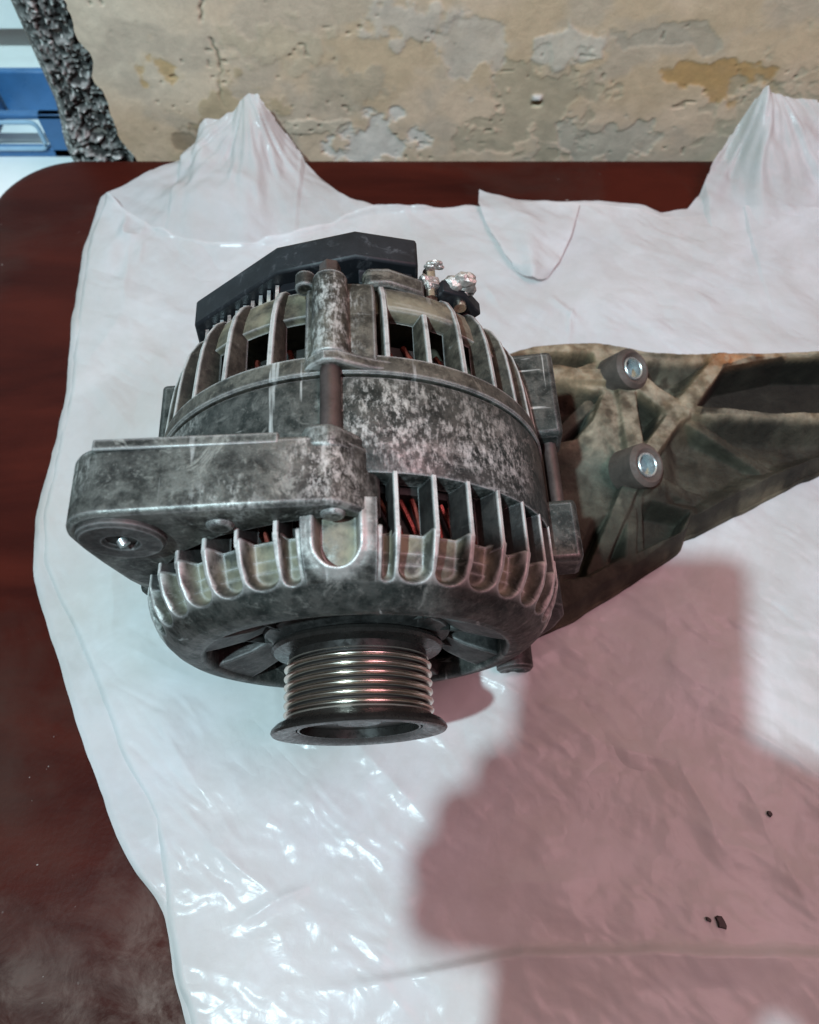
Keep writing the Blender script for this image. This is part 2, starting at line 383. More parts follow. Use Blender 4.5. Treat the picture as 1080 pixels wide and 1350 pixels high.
# wall: plaster sheet with relief, fine where it is seen behind the table
def wall():
    xs = np.concatenate([np.linspace(-168, 330, 560), np.linspace(340, 1500, 40)])
    zs = np.concatenate([np.linspace(-740, -40, 30), np.linspace(-36, 150, 240), np.linspace(160, 1600, 50)])
    X, Z = np.meshgrid(xs, zs, indexing='ij')
    edge = -168+5*(fbm(Z/14, Z*0+3, 5, 3)-.5)*2-3*sstep(40, 80, Z)+4*sstep(8, -10, Z)
    k = np.clip((330-X)/498, 0, 1)
    Xe = X+(edge+168)*k
    h = 1.2*(fbm(Xe/45, Z/45, 1, 5)-.5)+.35*(fbm(Xe/9, Z/9, 21, 4)-.5)
    base = np.stack([np.full(X.shape, v) for v in (.70, .52, .37)], -1)
    warm = sstep(.42, .68, fbm(Xe/60+3, Z/60, 31, 4))
    base = base*(1-warm[..., None])+np.array([.60, .44, .29])*warm[..., None]
    pale = sstep(-60, -160, Xe)*.8*sstep(25, 60, Z+.2*Xe+40)
    base = base*(1-pale[..., None])+np.array([.66, .57, .45])*pale[..., None]
    grey = sstep(.5, .66, fbm(Xe/38+9, Z/30, 41, 4))*.6
    base = base*(1-grey[..., None])+np.array([.50, .41, .32])*grey[..., None]
    # peeled patches: (x, z, rx, rz, depth, colour)
    for i, (px, pz, rx, rz, dp, c) in enumerate([
        (-2, 3, 22, 18, -2.0, (.74, .69, .64)), (-40, 12, 24, 5, 1.6, (.60, .50, .38)), (-128, 50, 11, 12, -.8, (.52, .33, .13)),
        (97, 22, 34, 30, -1.4, (.45, .37, .26)), (52, 60, 17, 22, -1.0, (.56, .48, .40)), (148, 2, 36, 14, -1.8, (.52, .46, .37)),
        (198, 42, 34, 11, -1.2, (.46, .25, .07)), (-110, 2, 24, 10, -1.2, (.28, .2, .13)), (20, 74, 26, 10, 1.2, (.58, .50, .42)),
        (-60, 62, 30, 14, .9, (.56, .45, .32)), (110, 62, 20, 9, 1.6, (.60, .54, .46)), (-90, 25, 22, 16, .7, (.50, .37, .22)),
        (170, 66, 30, 8, -.9, (.42, .36, .28)), (-20, 40, 18, 12, .6, (.47, .38, .28)), (250, 20, 30, 40, -1, (.5, .42, .3))]):
        d = np.hypot((Xe-px)/rx, (Z-pz)/rz)+1.25*(fbm(Xe/12+i*7, Z/12, 60+i, 5)-.5)*2
        m = sstep(1.06, .82, d); soft = sstep(1.35, .6, d)
        h += .32*dp*m+.07*np.exp(-((d-1.0)/.1)**2)*sstep(.45, .6, vnoise(Xe/8, Z/8, i))
        cc = np.array(c)*(.85+.3*fbm(Xe/6, Z/6, 90+i, 3))[..., None]
        w = (m*.42+soft*.3)[..., None]; base = base*(1-w)+cc*w
    # hairline crack and small pits
    cx = -95+2.5*np.sin(Z/7)+2*(vnoise(Z/3, Z*0, 4)-.5)
    cr = np.exp(-((Xe-cx)/.8)**2)*sstep(8, 20, Z)*sstep(.25, .5, vnoise(Z/9, Z*0, 8)); h -= 1.4*cr
    pit = sstep(.88, .93, vnoise(Xe/3.2, Z/3.2, 77))*sstep(.56, .66, fbm(Xe/25, Z/25, 78, 3)); h -= .8*pit
    base = base*(1-.55*cr[..., None])*(1-.3*pit[..., None])
    hole = np.exp(-(((Xe-97.5)/2.6)**4+((Z-27)/1.6)**4)); h -= 5*hole
    plug = np.exp(-(((Xe-97)/3)**4+((Z-31.5)/2)**4)); base = base*(1-plug[..., None])+np.array([.75, .7, .66])*plug[..., None]; h += 1.5*plug
    Y = 345-h
    V = np.stack([Xe, Y, Z], -1).reshape(-1, 3)
    me = gridmesh('wall', V, len(xs), len(zs), base.reshape(-1, 3))
    o = mk('wall', me, M['wall'], auto=0); tag(o, kind='structure')
    mb = MB(); mb.box(-196, 1500, 352, 470, -748, 1600)
    mk('masonry', mb.mesh('masonry'), M['floor'], o)
    return o
wall_o = wall()
def concrete():
    xs = np.linspace(-204, -158, 120); zs = np.concatenate([np.linspace(-740, -40, 60), np.linspace(-38, 130, 400), np.linspace(135, 1600, 120)])
    X, Z = np.meshgrid(xs, zs, indexing='ij')
    ag = vnoise(X/4.2+2*fbm(X/6, Z/6, 3, 2), Z/4.2, 12); ag2 = vnoise(X/1.7, Z/1.7, 15); big = fbm(X/12, Z/12, 18, 4)
    r = sstep(-204, -197, X)
    h = (5.0*(ag-.5)+2.6*(ag2-.5)+6*(big-.5))*r-6*(1-r)
    sm = sstep(-197, -200, X)
    Xj = X+(1.2*(fbm(Z/9, X*0, 6, 3)-.5))-7*sstep(30, -12, Z)*sstep(-165, -200, X)
    c = .05+.26*sstep(.40, .66, ag*.55+ag2*.45)+.40*sstep(.80, .88, ag2)+.12*sm
    c = c*(.55+.9*big)
    V = np.stack([Xj, 349-h, Z], -1).reshape(-1, 3)
    colr = c.reshape(-1, 1)*np.array([[1.0, .97, .92]])
    me = gridmesh('broken_concrete', V, len(xs), len(zs), colr)
    o = mk('broken_concrete_edge', me, M['concrete'], auto=0); tag(o, kind='structure')
    mb = MB(); mb.box(-204.5, -196.5, 355, 470, -748, 1600)
    mk('side_face', mb.mesh('side_face'), M['floor'], o)
concrete()
mb = MB(); mb.box(-900, -212, 352, 900, -90, -52)
tag(mk('window_ledge', mb.mesh('ledge'), M['ledge'], bevel=2), kind='structure')
mb = MB(); mb.box(-900, -206, 520, 540, -28, 900)
tag(mk('far_wall', mb.mesh('far_wall'), M['ledge']), kind='structure')
# blue plastic crate with white panes of light seen through its openings
cr = empty('plastic_crate', (-.236, .40, -.052)); tag(cr, 'blue plastic crate with pale rimmed openings on the white ledge beyond the wall edge', 'crate')
mb = MB()
for x0, x1, z0, z1 in ((-70, -62, 0, 34), (-10, 8, 0, 34), (26, 29, 0, 34), (-70, 29, 0, 7), (-70, 29, 30, 34)): mb.box(x0, x1, 0, 6, z0, z1)
part('front_frame', mb, M['blue'], cr, 1)
for q in ((-70, -60, 8, 60), (25, 29, 8, 60), (-58, -12, 52, 58)):
    mb = MB(); mb.box(*q, 0, 32); part('crate_wall', mb, M['blue'], cr, 1)
for x0, x1, z0, z1 in ((-60, -12, 8, 29), (10, 25, 8, 29)):
    mb = MB(); pts = []
    for cx_, cz_, a in ((x1-5, z1-5, 0), (x0+5, z1-5, 90), (x0+5, z0+5, 180), (x1-5, z0+5, 270)):
        pts += [(cx_+5*math.cos(R_(a+q)), -1, cz_+5*math.sin(R_(a+q))) for q in (0, 30, 60, 90)]
    mb.tube(pts+[pts[0]], 1.6, 8); part('opening_rim', mb, M['blue_light'], cr)

# ================================================================ TABLE
tb = empty('table', (.255, -.10, -.75)); tag(tb, 'dark red varnished wooden table with a rounded back corner and dusty front', 'table')
def slab():
    x0, x1, y0, y1 = -240, 760, -560, 331
    out = []
    for cx_, cy_, r, a in ((x1-50, y1-50, 50, 0), (x0+46, y1-46, 46, 90), (x0+50, y0+50, 50, 180), (x1-50, y0+50, 50, 270)):
        out += [(cx_+r*math.cos(R_(a+q)), cy_+r*math.sin(R_(a+q))) for q in range(0, 91, 6)]
    n = len(out); v = []; f = []
    prof = [(0, -28), (0, -4), (-.6, -2), (-2, -.6), (-4, 0), (-7, .3)]
    cx_, cy_ = (x0+x1)/2, (y0+y1)/2
    for ins, z in prof:
        for x, y in out:
            k = 1+ins/420; v.append((cx_+(x-cx_)*(1+ins/500), cy_+(y-cy_)*(1+ins/445), z))
    for r in range(len(prof)-1):
        f += [(r*n+i, r*n+(i+1) % n, (r+1)*n+(i+1) % n, (r+1)*n+i) for i in range(n)]
    f += [tuple(range(n))[::-1], tuple((len(prof)-1)*n+i for i in range(n))]
    return v, f
v, f = slab(); mb = MB(); mb.add([(a-255, b+100, c+750) for a, b, c in v], f)
part('tabletop', mb, M['table'], tb)
for sx in (-440, 440):
    for sy in (-390, 380):
        mb = MB(); mb.box(sx-25, sx+25, sy-25, sy+25, 0, 721); part('leg', mb, M['table'], tb, 2)
mb = MB(); mb.box(-410, 410, 366, 386, 640, 720); part('apron', mb, M['table'], tb)

# ================================================================ PLASTIC BAG
bag = empty('plastic_bag', (.05, .05, .001)); tag(bag, 'crumpled white plastic carrier bag spread flat over the table with gathered handles', 'plastic bag')
OUT = [(-171, 300), (-171.0, 291.6), (-174.0, 248.0), (-168.9, 190.4), (-162.1, 144.1), (-161.2, 106.8), (-161.8, 72.5), (-156.0, 41.0), (-143.3, 15.4),
       (-117.8, -34.1), (-99.3, -66.3), (-90.9, -79.9), (-75.4, -94.3), (-71.8, -105.6), (-65.7, -122.4), (-60.3, -131.6), (-50, -240)]
INN = [(-168, 300), (-168.0, 291.6), (-171.0, 248.0), (-166.5, 190.4), (-160, 144.1), (-159, 106.8), (-158, 72.5), (-150.0, 41.0), (-136.2, 22.8),
       (-116.3, -8.8), (-100.5, -40.3), (-82.4, -63.6), (-75.1, -93.0), (-70.8, -105.6), (-64.7, -122.4), (-59.3, -131.6), (-49, -240)]
TOPB = [(-171, 291.6, 1), (-145, 309, 2), (-124, 321, 4), (-115, 330, 9), (-111, 332, 18), (-107, 332, 21), (-98, 332, 20), (-89, 333, 22), (-83, 333, 29), (-77, 333, 33), (-71, 333, 32), (-66, 332, 22),
        (-58, 329, 11), (-50, 321, 5), (-35, 303, 3), (-24, 289, 2), (-17, 283.5, 1.5), (0, 279, 1.5), (30, 279, 1.5), (56, 282, 1.5), (93, 286, 2), (130, 286, 2), (150, 284.5, 1.5), (162, 282, 1.5), (171, 277, 1.5),
        (187, 279, 2), (196, 290, 4), (205, 310, 7), (215, 326, 9), (221, 331, 18), (226, 333, 33), (229, 334, 39), (234, 334, 36), (243, 334, 35), (262, 334, 30), (300, 330, 14)]
TOPF = [(-168, 291.0, 2), (-160, 284, 3), (-148.1, 273.0, 4), (-130, 260, 4.5), (-110.9, 251.0, 4.5), (-90, 247, 4), (-74.9, 246.9, 4), (-50, 253, 4), (-31.1, 261.5, 4.5), (-17, 270, 4), (0, 275, 3.5), (30, 276, 3.5), (56, 279, 3.5),
        (93, 282, 3.5), (130, 282, 3.5), (162, 277, 3), (171, 271, 3), (187, 272, 3), (205, 276, 4), (229, 277, 5), (300, 270, 5)]
CREASE = [((-10, -28), (28, -66), 1.2, 7), ((-30, -20), (14, -34), .8, 6), ((75, -18), (98, -34), 1.6, 8), ((98, -34), (128, -42), 1.4, 8), ((128, -42), (140, -72), 2.0, 10),
          ((-145, 262), (-140, 200), 1.8, 9), ((-140, 200), (-155, 150), 1.2, 10), ((60, 0), (95, 6), 1.2, 8), ((-90, -20), (-60, -60), 1.2, 10), ((-120, 60), (-112, 10), 1.5, 10),
          ((-60, -72), (-30, -92), 1.6, 6), ((-45, -100), (-20, -86), 1.6, 5), ((-112, 10), (-70, -10), 1.0, 8), ((40, -90), (90, -84), 1.2, 9), ((150, -20), (200, -60), 1.4, 9),
          ((150, -40), (170, -100), 1.0, 8), ((96, 210), (112, 190), 1.4, 4), ((70, 200), (62, 216), 1.2, 4), ((110, 200), (104, 178), 1.2, 3)]
def interp(P, x, k): P = np.array(P); return np.interp(x, P[:, 0], P[:, k])
def sheet(name, top, left, nu, nv, lift, seed, parent):
    XR, YB = 300., -240.
    Lx = np.array(left)[::-1]; x_c = left[0][0]
    s = np.linspace(0, 1, nu)[:, None]; t = np.linspace(0, 1, nv)[None, :]
    xt = x_c+(XR-x_c)*s
    yt = interp(top, xt, 1); zt = interp(top, xt, 2)
    yy = YB+(yt-YB)*t
    gy = np.arange(-245, 302, 1.0); gx = np.interp(gy, Lx[:, 1], Lx[:, 0]); kk = np.exp(-(np.arange(-14, 15)/6.)**2); kk /= kk.sum()
    gs = np.convolve(np.pad(gx, 14, mode='edge'), kk, 'valid')+1.6*(fbm(gy/13, gy*0, seed+60, 3)-.5)
    xl = np.interp(yy, gy, gs)
    X = xt+(xl-x_c)*(1-s); Y = yy
    d = (yt-yy)
    # overall: nearly flat film on the table, broad soft folds, sharp crinkles
    wx = X+9*(fbm(X/30, Y/30, seed+1, 3)-.5); wy = Y+9*(fbm(X/30, Y/30, seed+2, 3)-.5)
    z = lift+2.4*fbm(X/60, Y/52, seed, 2)
    z += 2.0*facet(wx/34+.3*wy/34, wy/27, seed+5)*(.35+.9*fbm(X/60, Y/60, seed+6, 2))
    act = sstep(.42, .66, fbm(X/38, Y/38, seed+7, 3))
    act2 = sstep(.5, .72, fbm(X/26+5, Y/26, seed+17, 3))
    z += 1.15*facet(wx/11-.2*wy/11, wy/14, seed+9)*(.35+act)+.5*facet(wx/4.2+.2*wy/4, wy/5.6, seed+11)*(.12+.6*act+act2)
    for i, (a, b, hh, w) in enumerate(CREASE):
        wob = 3*(vnoise(X/12, Y/12, seed+30+i)-.5)
        dd, side, tt = segdist(X+wob, Y-wob, a, b)
        z += hh*np.clip(1-dd/w, 0, 1)**1.6*np.sin(np.clip(tt, .02, .98)*math.pi)**.5
    # long fold low in the picture
    fy = np.interp(X, [-80, 12, 60, 110, 160, 240], [-128, -118, -110.5, -109.5, -110.5, -113])+1.0*(vnoise(X/14, Y*0, 5)-.5)
    dn = Y-fy
    z += 3.4*np.exp(-np.clip(-dn, 0, 99)/16.)*np.exp(-(np.clip(dn, 0, 99)/2.2)**2)*sstep(-25, 40, X)
    z -= .5*np.exp(-(np.clip(dn, 0, 99)/9.)**2)*sstep(-20, 30, X)
    z = z*sstep(-1, 6, np.minimum(X-xl+2, 1e3)+0*Y) + .4
    # the gathered handles rise against the wall
    ztop = zt*np.exp(-(d/34.)**1.25)
    z = np.where(zt > 4.6, z*(1-.0*d)+ztop, z)
    if top is TOPB:
        for (cx_, cy_, w, amp, nf, sd) in ((-80, 338, 75, 3.2, 15, 3), (233, 345, 85, 3.0, 13, 9)):
            th = np.arctan2(X-cx_, cy_-Y); rr = np.hypot(X-cx_, Y-cy_)
            f = (np.sin(th*nf*.8+6*vnoise(th*4, rr/30, sd))+.5*np.sin(th*nf*2.3+5*vnoise(th*4, rr/22, sd+2)))*(.3+1.1*vnoise(th*3.3, rr/35, sd+5))+.8*(facet(X/9, Y/12, sd)-.5)
            z += amp*f*np.exp(-(rr/w)**2)*sstep(0, 12, rr)*.34+amp*np.exp(-(rr/w)**2)*.9+6.5*(facet(X/21, Y/26, sd+4)-.5)*np.exp(-(rr/w)**2)+2*(facet(X/8, Y/10, sd+6)-.5)*np.exp(-(rr/w)**2)
            Y = Y-.6*f*np.exp(-(rr/(w*.6))**2)
        # puffed pocket under the left handle
        z += 8*np.exp(-(((X+98)/40)**2+((Y-280)/20)**2))
        z += 3*np.exp(-(((X+20)/36)**2+((Y-285)/12)**2))
    else:
        z += 5*np.exp(-(((X+150)/16)**2+((Y-250)/24)**2))*ridged(X/12, Y/20, 4)
        z += (2.6*np.exp(-(d/2.2)**2)+1.2*np.exp(-(d/9)**2))*sstep(75, 20, X)*(.25+1.2*vnoise(X/9, Y*0, 51))
    V = np.stack([X-50, Y-50, z], -1).reshape(-1, 3)
    me = gridmesh(name, V, nu, nv)
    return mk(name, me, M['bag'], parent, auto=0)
sheet('back_panel', TOPB, OUT, 460, 460, .2, 3, bag)
front = sheet('front_panel', TOPF, INN, 560, 620, 2.2, 40, bag)
FV = np.zeros(len(front.data.vertices)*3, np.float32); front.data.vertices.foreach_get('co', FV); FV = FV.reshape(-1, 3)*1000+np.array([50, 50, 1])
def bag_height(x, y): return FV[np.argmin((FV[:, 0]-x)**2+(FV[:, 1]-y)**2), 2]
# folded-back flap of film at the mouth
def flap():
    nu, nv = 60, 60
    L = [(61, 291), (60, 279), (66, 256), (74, 235), (80, 225)]; Rr = [(72, 283), (121, 279), (113, 252), (104, 231), (97, 221)]
    t = np.linspace(0, 1, nv)[None, :]; s = np.linspace(0, 1, nu)[:, None]
    tk = np.linspace(0, 1, 5)
    lx = np.interp(t, tk, [p[0] for p in L]); ly = np.interp(t, tk, [p[1] for p in L]); rx = np.interp(t, tk, [p[0] for p in Rr]); ry = np.interp(t, tk, [p[1] for p in Rr])
    X = lx+(rx-lx)*s; Y = ly+(ry-ly)*s - 4.5*np.sin(s*math.pi)*sstep(.7, 1, t)*1.3
    Z = 7+2.5*np.sin(s*math.pi)*t+2.4*facet(X/12, Y/15, 5)+1.0*facet(X/5, Y/6, 6)+2.2*np.exp(-(((s-.45)*6)**2))*sstep(.1, .6, t)-2.5*sstep(.85, 1, t)
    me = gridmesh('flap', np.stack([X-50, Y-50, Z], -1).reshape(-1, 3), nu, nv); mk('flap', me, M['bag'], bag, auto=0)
flap()

# ================================================================ ALTERNATOR
YAW = R_(2.8)
alt = empty('alternator', (0, .0034, 0), YAW); alt.rotation_euler[0] = R_(2.6)
tag(alt, 'grimy cast aluminium alternator lying on the white bag, grooved pulley towards the viewer', 'alternator')
def P(r, y, a):
    a = R_(a); return (r*math.sin(a), y, 75+r*math.cos(a))
def wedge(mb, prof, a0, a1, seg=4): mb.lathe(prof, seg, a0, a1)
OUTF = [(70, 17.5), (70, 9), (70, 3), (69.4, -2), (68.2, -6), (66.2, -9.6), (63.6, -12.6)]
def addfloat(o, v, name='dust'): setfloat(o.data, v, name)

mb = MB()
mb.lathe([(62, 17), (69.6, 17), (70, 17.6), (70, 47.6), (69.4, 48.6), (62, 48.6)], 160)
fh = part('front_housing', mb, M['alu'], alt)
FR = [-155, -145, -135, -125, -115, -105, -75, -65, -55, -45, -34.5, -24.5, -14.8] + [12.6, 21.8, 31.2, 41, 51, 61, 70.5, 78.5] + [102, 112, 122, 132, 142, 152, 162]
def front_shoulder():
    # smooth shoulder of the casting with round-ended slots sunk between the fins
    prof = [(60, 1.6), (69.4, 1.4), (70, .8), (69.9, 0), (69.4, -2), (68.2, -6), (66.2, -9.6), (63.6, -12.8), (60.6, -15.4), (57.2, -17.3), (54, -18.2), (51.5, -18.3), (50.6, -17.6), (50.2, -16.0), (50.2, -10)]
    pl = np.array(prof); sg = np.r_[0, np.cumsum(np.hypot(*np.diff(pl, axis=0).T))]
    L = np.concatenate([sg[:2], np.linspace(sg[2], sg[11], 90), sg[12:]])
    rr = np.interp(L, sg, pl[:, 0]); yy = np.interp(L, sg, pl[:, 1]); arc = L-sg[3]
    tr = np.gradient(rr, L); ty = np.gradient(yy, L)         # tangent; inward normal is (ty, -tr)
    th = np.linspace(-180, 180, 1441); TH, Rr = np.meshgrid(th, rr, indexing='ij'); _, Yy = np.meshgrid(th, yy, indexing='ij'); _, Ar = np.meshgrid(th, arc, indexing='ij')
    nr = np.abs(ty[None, :])*1.0; ny = -tr[None, :]*1.0; nr[:, :4] = 1; ny[:, :4] = 0
    m = np.zeros(TH.shape)
    F = sorted(FR+[-9.6, 8.6, -95, -83, 92])
    for a, b in zip(F[:-1], F[1:]):
        if (a, b) in ((-9.6, 8.6), (-95, -83)) or b-a > 16: continue
        c = (a+b)/2; hw = math.radians((b-a)/2)*66-.8
        tx = np.radians(TH-c)*Rr; e = 14.2-hw*.8
        hwv = hw-.02*np.clip(Ar, 0, 99)
        d = np.where(Ar < e, np.abs(tx)-hw, np.hypot(tx, (Ar-e)*1.15)-hw)
        m = np.maximum(m, sstep(.3, -.5, d))
    tb = np.radians(TH+1)*70; db = np.where(Yy > -3.2, np.abs(tb), np.hypot(tb, Yy+3.2)); mb_ = sstep(7.0, 6.0, db)
    dep = 6.2*m+9*mb_
    dep = dep*sstep(17, 5, Ar)**.25
    nz = .18*(fbm(TH/3, Ar/3, 7, 3)-.5)
    R2 = Rr+nr*0-np.abs(nr)*dep*1.0+nz; Y2 = Yy+np.abs(ny)*dep*.8
    X = R2*np.sin(np.radians(TH)); Z = 75+R2*np.cos(np.radians(TH))
    me = gridmesh('front_shoulder', np.stack([X, Y2, Z], -1).reshape(-1, 3), len(th), len(L))
    du = m*sstep(100, 30, np.abs(TH))
    wn = np.clip(sstep(.12, 0, m)*sstep(15.5, 11, Ar)*.9, 0, 1)*(db > 7.5)+sstep(8.6, 7.4, db)*(1-m)*.9
    setfloat(me, wn.reshape(-1), 'worn'); setfloat(me, du.reshape(-1), 'dust'); mk('front_shoulder', me, M['alu'], fh, auto=0)
front_shoulder()
def fin(a, w, outer, inner, name, parent, mat, worn=.55):
    mb = MB(); n = len(outer); v = []; rr = R_(a)
    hw = w/2*(1+.15*random.uniform(-1, 1)); a += random.uniform(-.4, .4); sh = random.uniform(-.3, .3)
    e = Vector((math.cos(R_(a)), 0, -math.sin(R_(a))))
    k = 0
    for (ro, y), (ri, y2) in zip(outer, inner):
        for sgn, rad, yy, ww in ((-1, ri, y2, hw*1.25), (-1, ro-.7, y, hw), (-.55, ro, y, hw), (.55, ro, y, hw), (1, ro-.7, y, hw), (1, ri, y2, hw*1.25)):
            p = Vector(P(rad, yy, a))+e*sgn*ww; v.append(tuple(p))
    f = []
    for i in range(n-1):
        for j in range(6): f.append((i*6+j, i*6+(j+1) % 6, (i+1)*6+(j+1) % 6, (i+1)*6+j))
    f += [tuple(range(6))[::-1], tuple((n-1)*6+j for j in range(6))]
    mb.add(v, f); o = part(name, mb, mat, parent, 0, 50)
    setfloat(o.data, [worn if (i % 6) in (2, 3) else 0 for i in range(len(v))], 'worn'); return o
INF = [(60.5, 17.5), (60.5, 9), (60.5, 3), (60.8, -2), (61.5, -6), (62.2, -9.6), (62.6, -12.6)]
for a in FR: fin(a, 1.75, [(r-.02, y) for r, y in OUTF[:3]]+[(70, .6), (69.6, -1.2)], INF[:3]+[(60.5, .6), (62, -1.2)], 'cooling_fin', fh, M['fin_front'], 1.0)
# spoked front face: hub annulus, eight spokes
mb = MB(); mb.lathe([(17, -13), (27, -13), (31.5, -11), (33, -8), (33, -4), (17, -4)], 96); part('bearing_hub', mb, M['alu_dark'], fh)
for k in range(8):
    mb = MB(); a = 22.5+45*k; w0 = 13 if k % 2 else 10
    mb.lathe([(32, -10), (38, -13), (46, -15.5), (53, -17.2), (53, -9), (32, -4)], 6, a-w0, a+w0)
    part('spoke', mb, M['alu_dark'], fh, .7)
# curved pocket rims
mb = MB(); mb.lathe([(8, -6), (52, -6), (52, -4), (8, -4)], 64)
part('fan_disc', mb, M['core'], alt)
for k in range(11):
    mb = MB(); a = k*360/11+7
    pts = [P(26+i*6, -7.5, a+i*4.5) for i in range(5)]
    for i in range(4):
        p, q = Vector(pts[i]), Vector(pts[i+1]); mb.add([p, q, q+Vector((0, -4.5, 0)), p+Vector((0, -4.5, 0))], [(0, 1, 2, 3)])
    o = part('fan_blade', mb, M['core'], alt)
    sm = o.modifiers.new('s', 'SOLIDIFY'); sm.thickness = .001
# threaded boss with U pocket on the front shoulder
def front_boss():
    nu, nv = 70, 70; prof = OUTF[1:]+[(61.5, -14.6)]
    L = np.linspace(0, 1, nv); pl = np.array(prof); seg = np.r_[0, np.cumsum(np.hypot(*np.diff(pl, axis=0).T))]; seg /= seg[-1]
    rr = np.interp(L, seg, pl[:, 0]); yy = np.interp(L, seg, pl[:, 1])
    A, Rr = np.meshgrid(np.linspace(-9.6, 8.6, nu), rr, indexing='ij'); _, Yy = np.meshgrid(np.linspace(0, 1, nu), yy, indexing='ij')
    tx = np.radians(A+1)*70
    d = np.where(Yy > -3.2, np.abs(tx), np.hypot(tx, Yy+3.2))
    m = sstep(6.3, 5.2, d); dd = m*6.0
    edge = np.exp(-((d-6.9)/.7)**2)*.35
    side = sstep(8.6, 8.2, A)*sstep(-9.6, -9.2, A)
    bot = sstep(1.0, .86, L)[None, :]; Ro = Rr+.5*bot-dd+edge-(1-side)*9-(1-bot)*1.2
    X = Ro*np.sin(np.radians(A)); Z = 75+Ro*np.cos(np.radians(A))
    me = gridmesh('bolt_boss', np.stack([X, Yy, Z], -1).reshape(-1, 3), nu, nv)
    setfloat(me, (m.reshape(-1)), 'dust'); setfloat(me, ((1-m)*sstep(11, 7, d)*.8).reshape(-1), 'worn')
    mk('front_boss', me, M['alu_arm'], fh, auto=0)
front_boss()
# mounting arm with its pivot eye
def arm():
    out = [(11, 138.5), (9.5, 142.5), (.2, 151.2), (-2.0, 152.4), (-30, 152.2), (-62, 151.0)]
    for q in range(100, 185, 8): out.append((-61+14.6*math.cos(R_(q)), 136.5+14.6*math.sin(R_(q))))
    out += [(-75.3, 128), (-74, 116), (-71.5, 100), (-68, 88), (-64, 96), (-58, 108), (-48, 122), (-34, 133), (-16, 140), (0, 143)]
    mb = MB(); mb.prism(out, 4.2, 25.0)
    o = part('mounting_arm', mb, M['alu_arm'], alt, 1.3)
    mb = MB(); mb.prism([(6.5, 144.4), (1.2, 150.6), (-1.6, 152.9), (-6, 152.9), (-9, 151.6), (-14, 140), (0, 138), (8, 141)], 21, 28.2); part('bolt_seat', mb, M['alu_arm'], o, 1.2)
    # raised casting ledge along the rear of the arm
    mb = MB(); mb.box(-66, -16, 22.8, 26.2, 148, 152.4); part('casting_ledge', mb, M['alu_arm'], o, .5)
    mb = MB(); mb.ring((-61, 4.9, 137), (0, -1, 0), 12.0, 4.2, 3.0, 48, 1.0); part('pivot_eye', mb, M['alu_dark'], o)
    mb = MB(); mb.cyl((-61, 4.1, 137), (-61, 3.1, 137), 4.1, 24); part('pivot_hole', mb, M['core'], o)
    mb = MB(); mb.cyl((-61, 3.1, 137), (-60, 1.5, 136.5), 1.6, 12); part('pin_tip', mb, M['zinc'], o)
    # cast bumps on the underside
    for x, z, r in ((-33, 139.6, 4.0), (-2, 144.0, 3.6)):
        mb = MB(); mb.cyl((x, 4.3, z+2), (x, 2.9, z+2), r, 20, r*.8); part('casting_pip', mb, M['alu_arm'], o, .4)
    return o
arm_o = arm()

# rear housing
mb = MB(); mb.lathe([(62, 49.6), (69.9, 49.6), (70.5, 50.2), (70.4, 52.4), (69.7, 56.4), (62, 56.4)], 160)
rh = part('rear_housing', mb, M['alu_rear'], alt)
mb = MB(); mb.lathe([(61, 76), (63.6, 77), (62.6, 83), (60.6, 89.5), (58.5, 91), (20, 91), (20, 87), (56, 86)], 144)
o = part('rear_rim', mb, M['alu_rear'], rh)
vv = np.array([(v.co.x, v.co.y, v.co.z-.075) for v in o.data.vertices]); addfloat(o, .75*(vv[:, 1] < .0905)*(vv[:, 1] > .0))
OUTR = [(69.7, 56), (69.3, 62), (68.8, 69), (68.0, 76), (66.4, 83), (63.6, 88.6), (61.2, 91)]
INR = [(61, 56), (61, 62), (61, 69), (61, 76), (61, 83), (60, 88), (59, 91)]
RR = [-164, -152, -141, -130, -119, -108, -76, -66.5, -56, -44, -31.5, -18.2, 12.2, 34.2, 45.2, 55.6, 65.5, 75] + [108, 119, 130, 141, 152, 164]
for a in RR: fin(a, 2.2, OUTR, INR, 'cooling_fin', rh, M['fin_rear'], .8)
fin(23.6, 2.1, OUTR[:4], INR[:4], 'cooling_fin', rh, M['fin_rear'], .8)
mb = MB(); mb.lathe([(64.5, 76), (67.0, 77), (66.0, 83), (63.5, 88), (61, 88), (61, 76)], 10, 12.2, 34); o = part('rear_bridge', mb, M['alu_rear'], rh, .8); addfloat(o, np.full(len(o.data.vertices), .8))
# top bolt boss of the rear housing
o_b = None
mb = MB(); mb.lathe([(61, 52), (69.8, 51), (70.2, 56), (69.6, 80), (67, 86), (61, 87)], 8, -8.5, 9.5); part('boss_web', mb, M['alu_rear'], rh, .8)
mb = MB(); c = P(70.2, 0, -2.0)
for (y0, y1, r0, r1) in ((54, 84.5, 5.9, 5.4),): mb.cyl((c[0], y0, c[2]), (c[0], y1, c[2]), r0, 32, r1)
part('bolt_boss', mb, M['alu_rear'], rh, .6)
mb = MB()
lip = [(-14, 139.0), (-11, 143.5), (-8, 148), (-4, 150.6), (0, 150.4), (4, 148.2), (9, 145.6), (15, 143.6), (19, 141.6), (18, 137), (0, 139), (-10, 138)]
mb.prism(lip, 50.4, 54.6); part('boss_lip', mb, M['alu_rear'], rh, .8)
mb = MB(); mb.cyl((c[0], 24, c[2]+.6), (c[0], 52, c[2]+.6), 3.1, 24); part('through_bolt', mb, M['bolt'], alt)
mb = MB(); mb.cyl((c[0], 84.5, c[2]-.2), (c[0], 85.6, c[2]-.2), 4.8, 24); mb.cyl((c[0], 85.6, c[2]-.2), (c[0], 90.5, c[2]-.2), 3.5, 6); part('bolt_head', mb, M['bolt'], alt, .3)
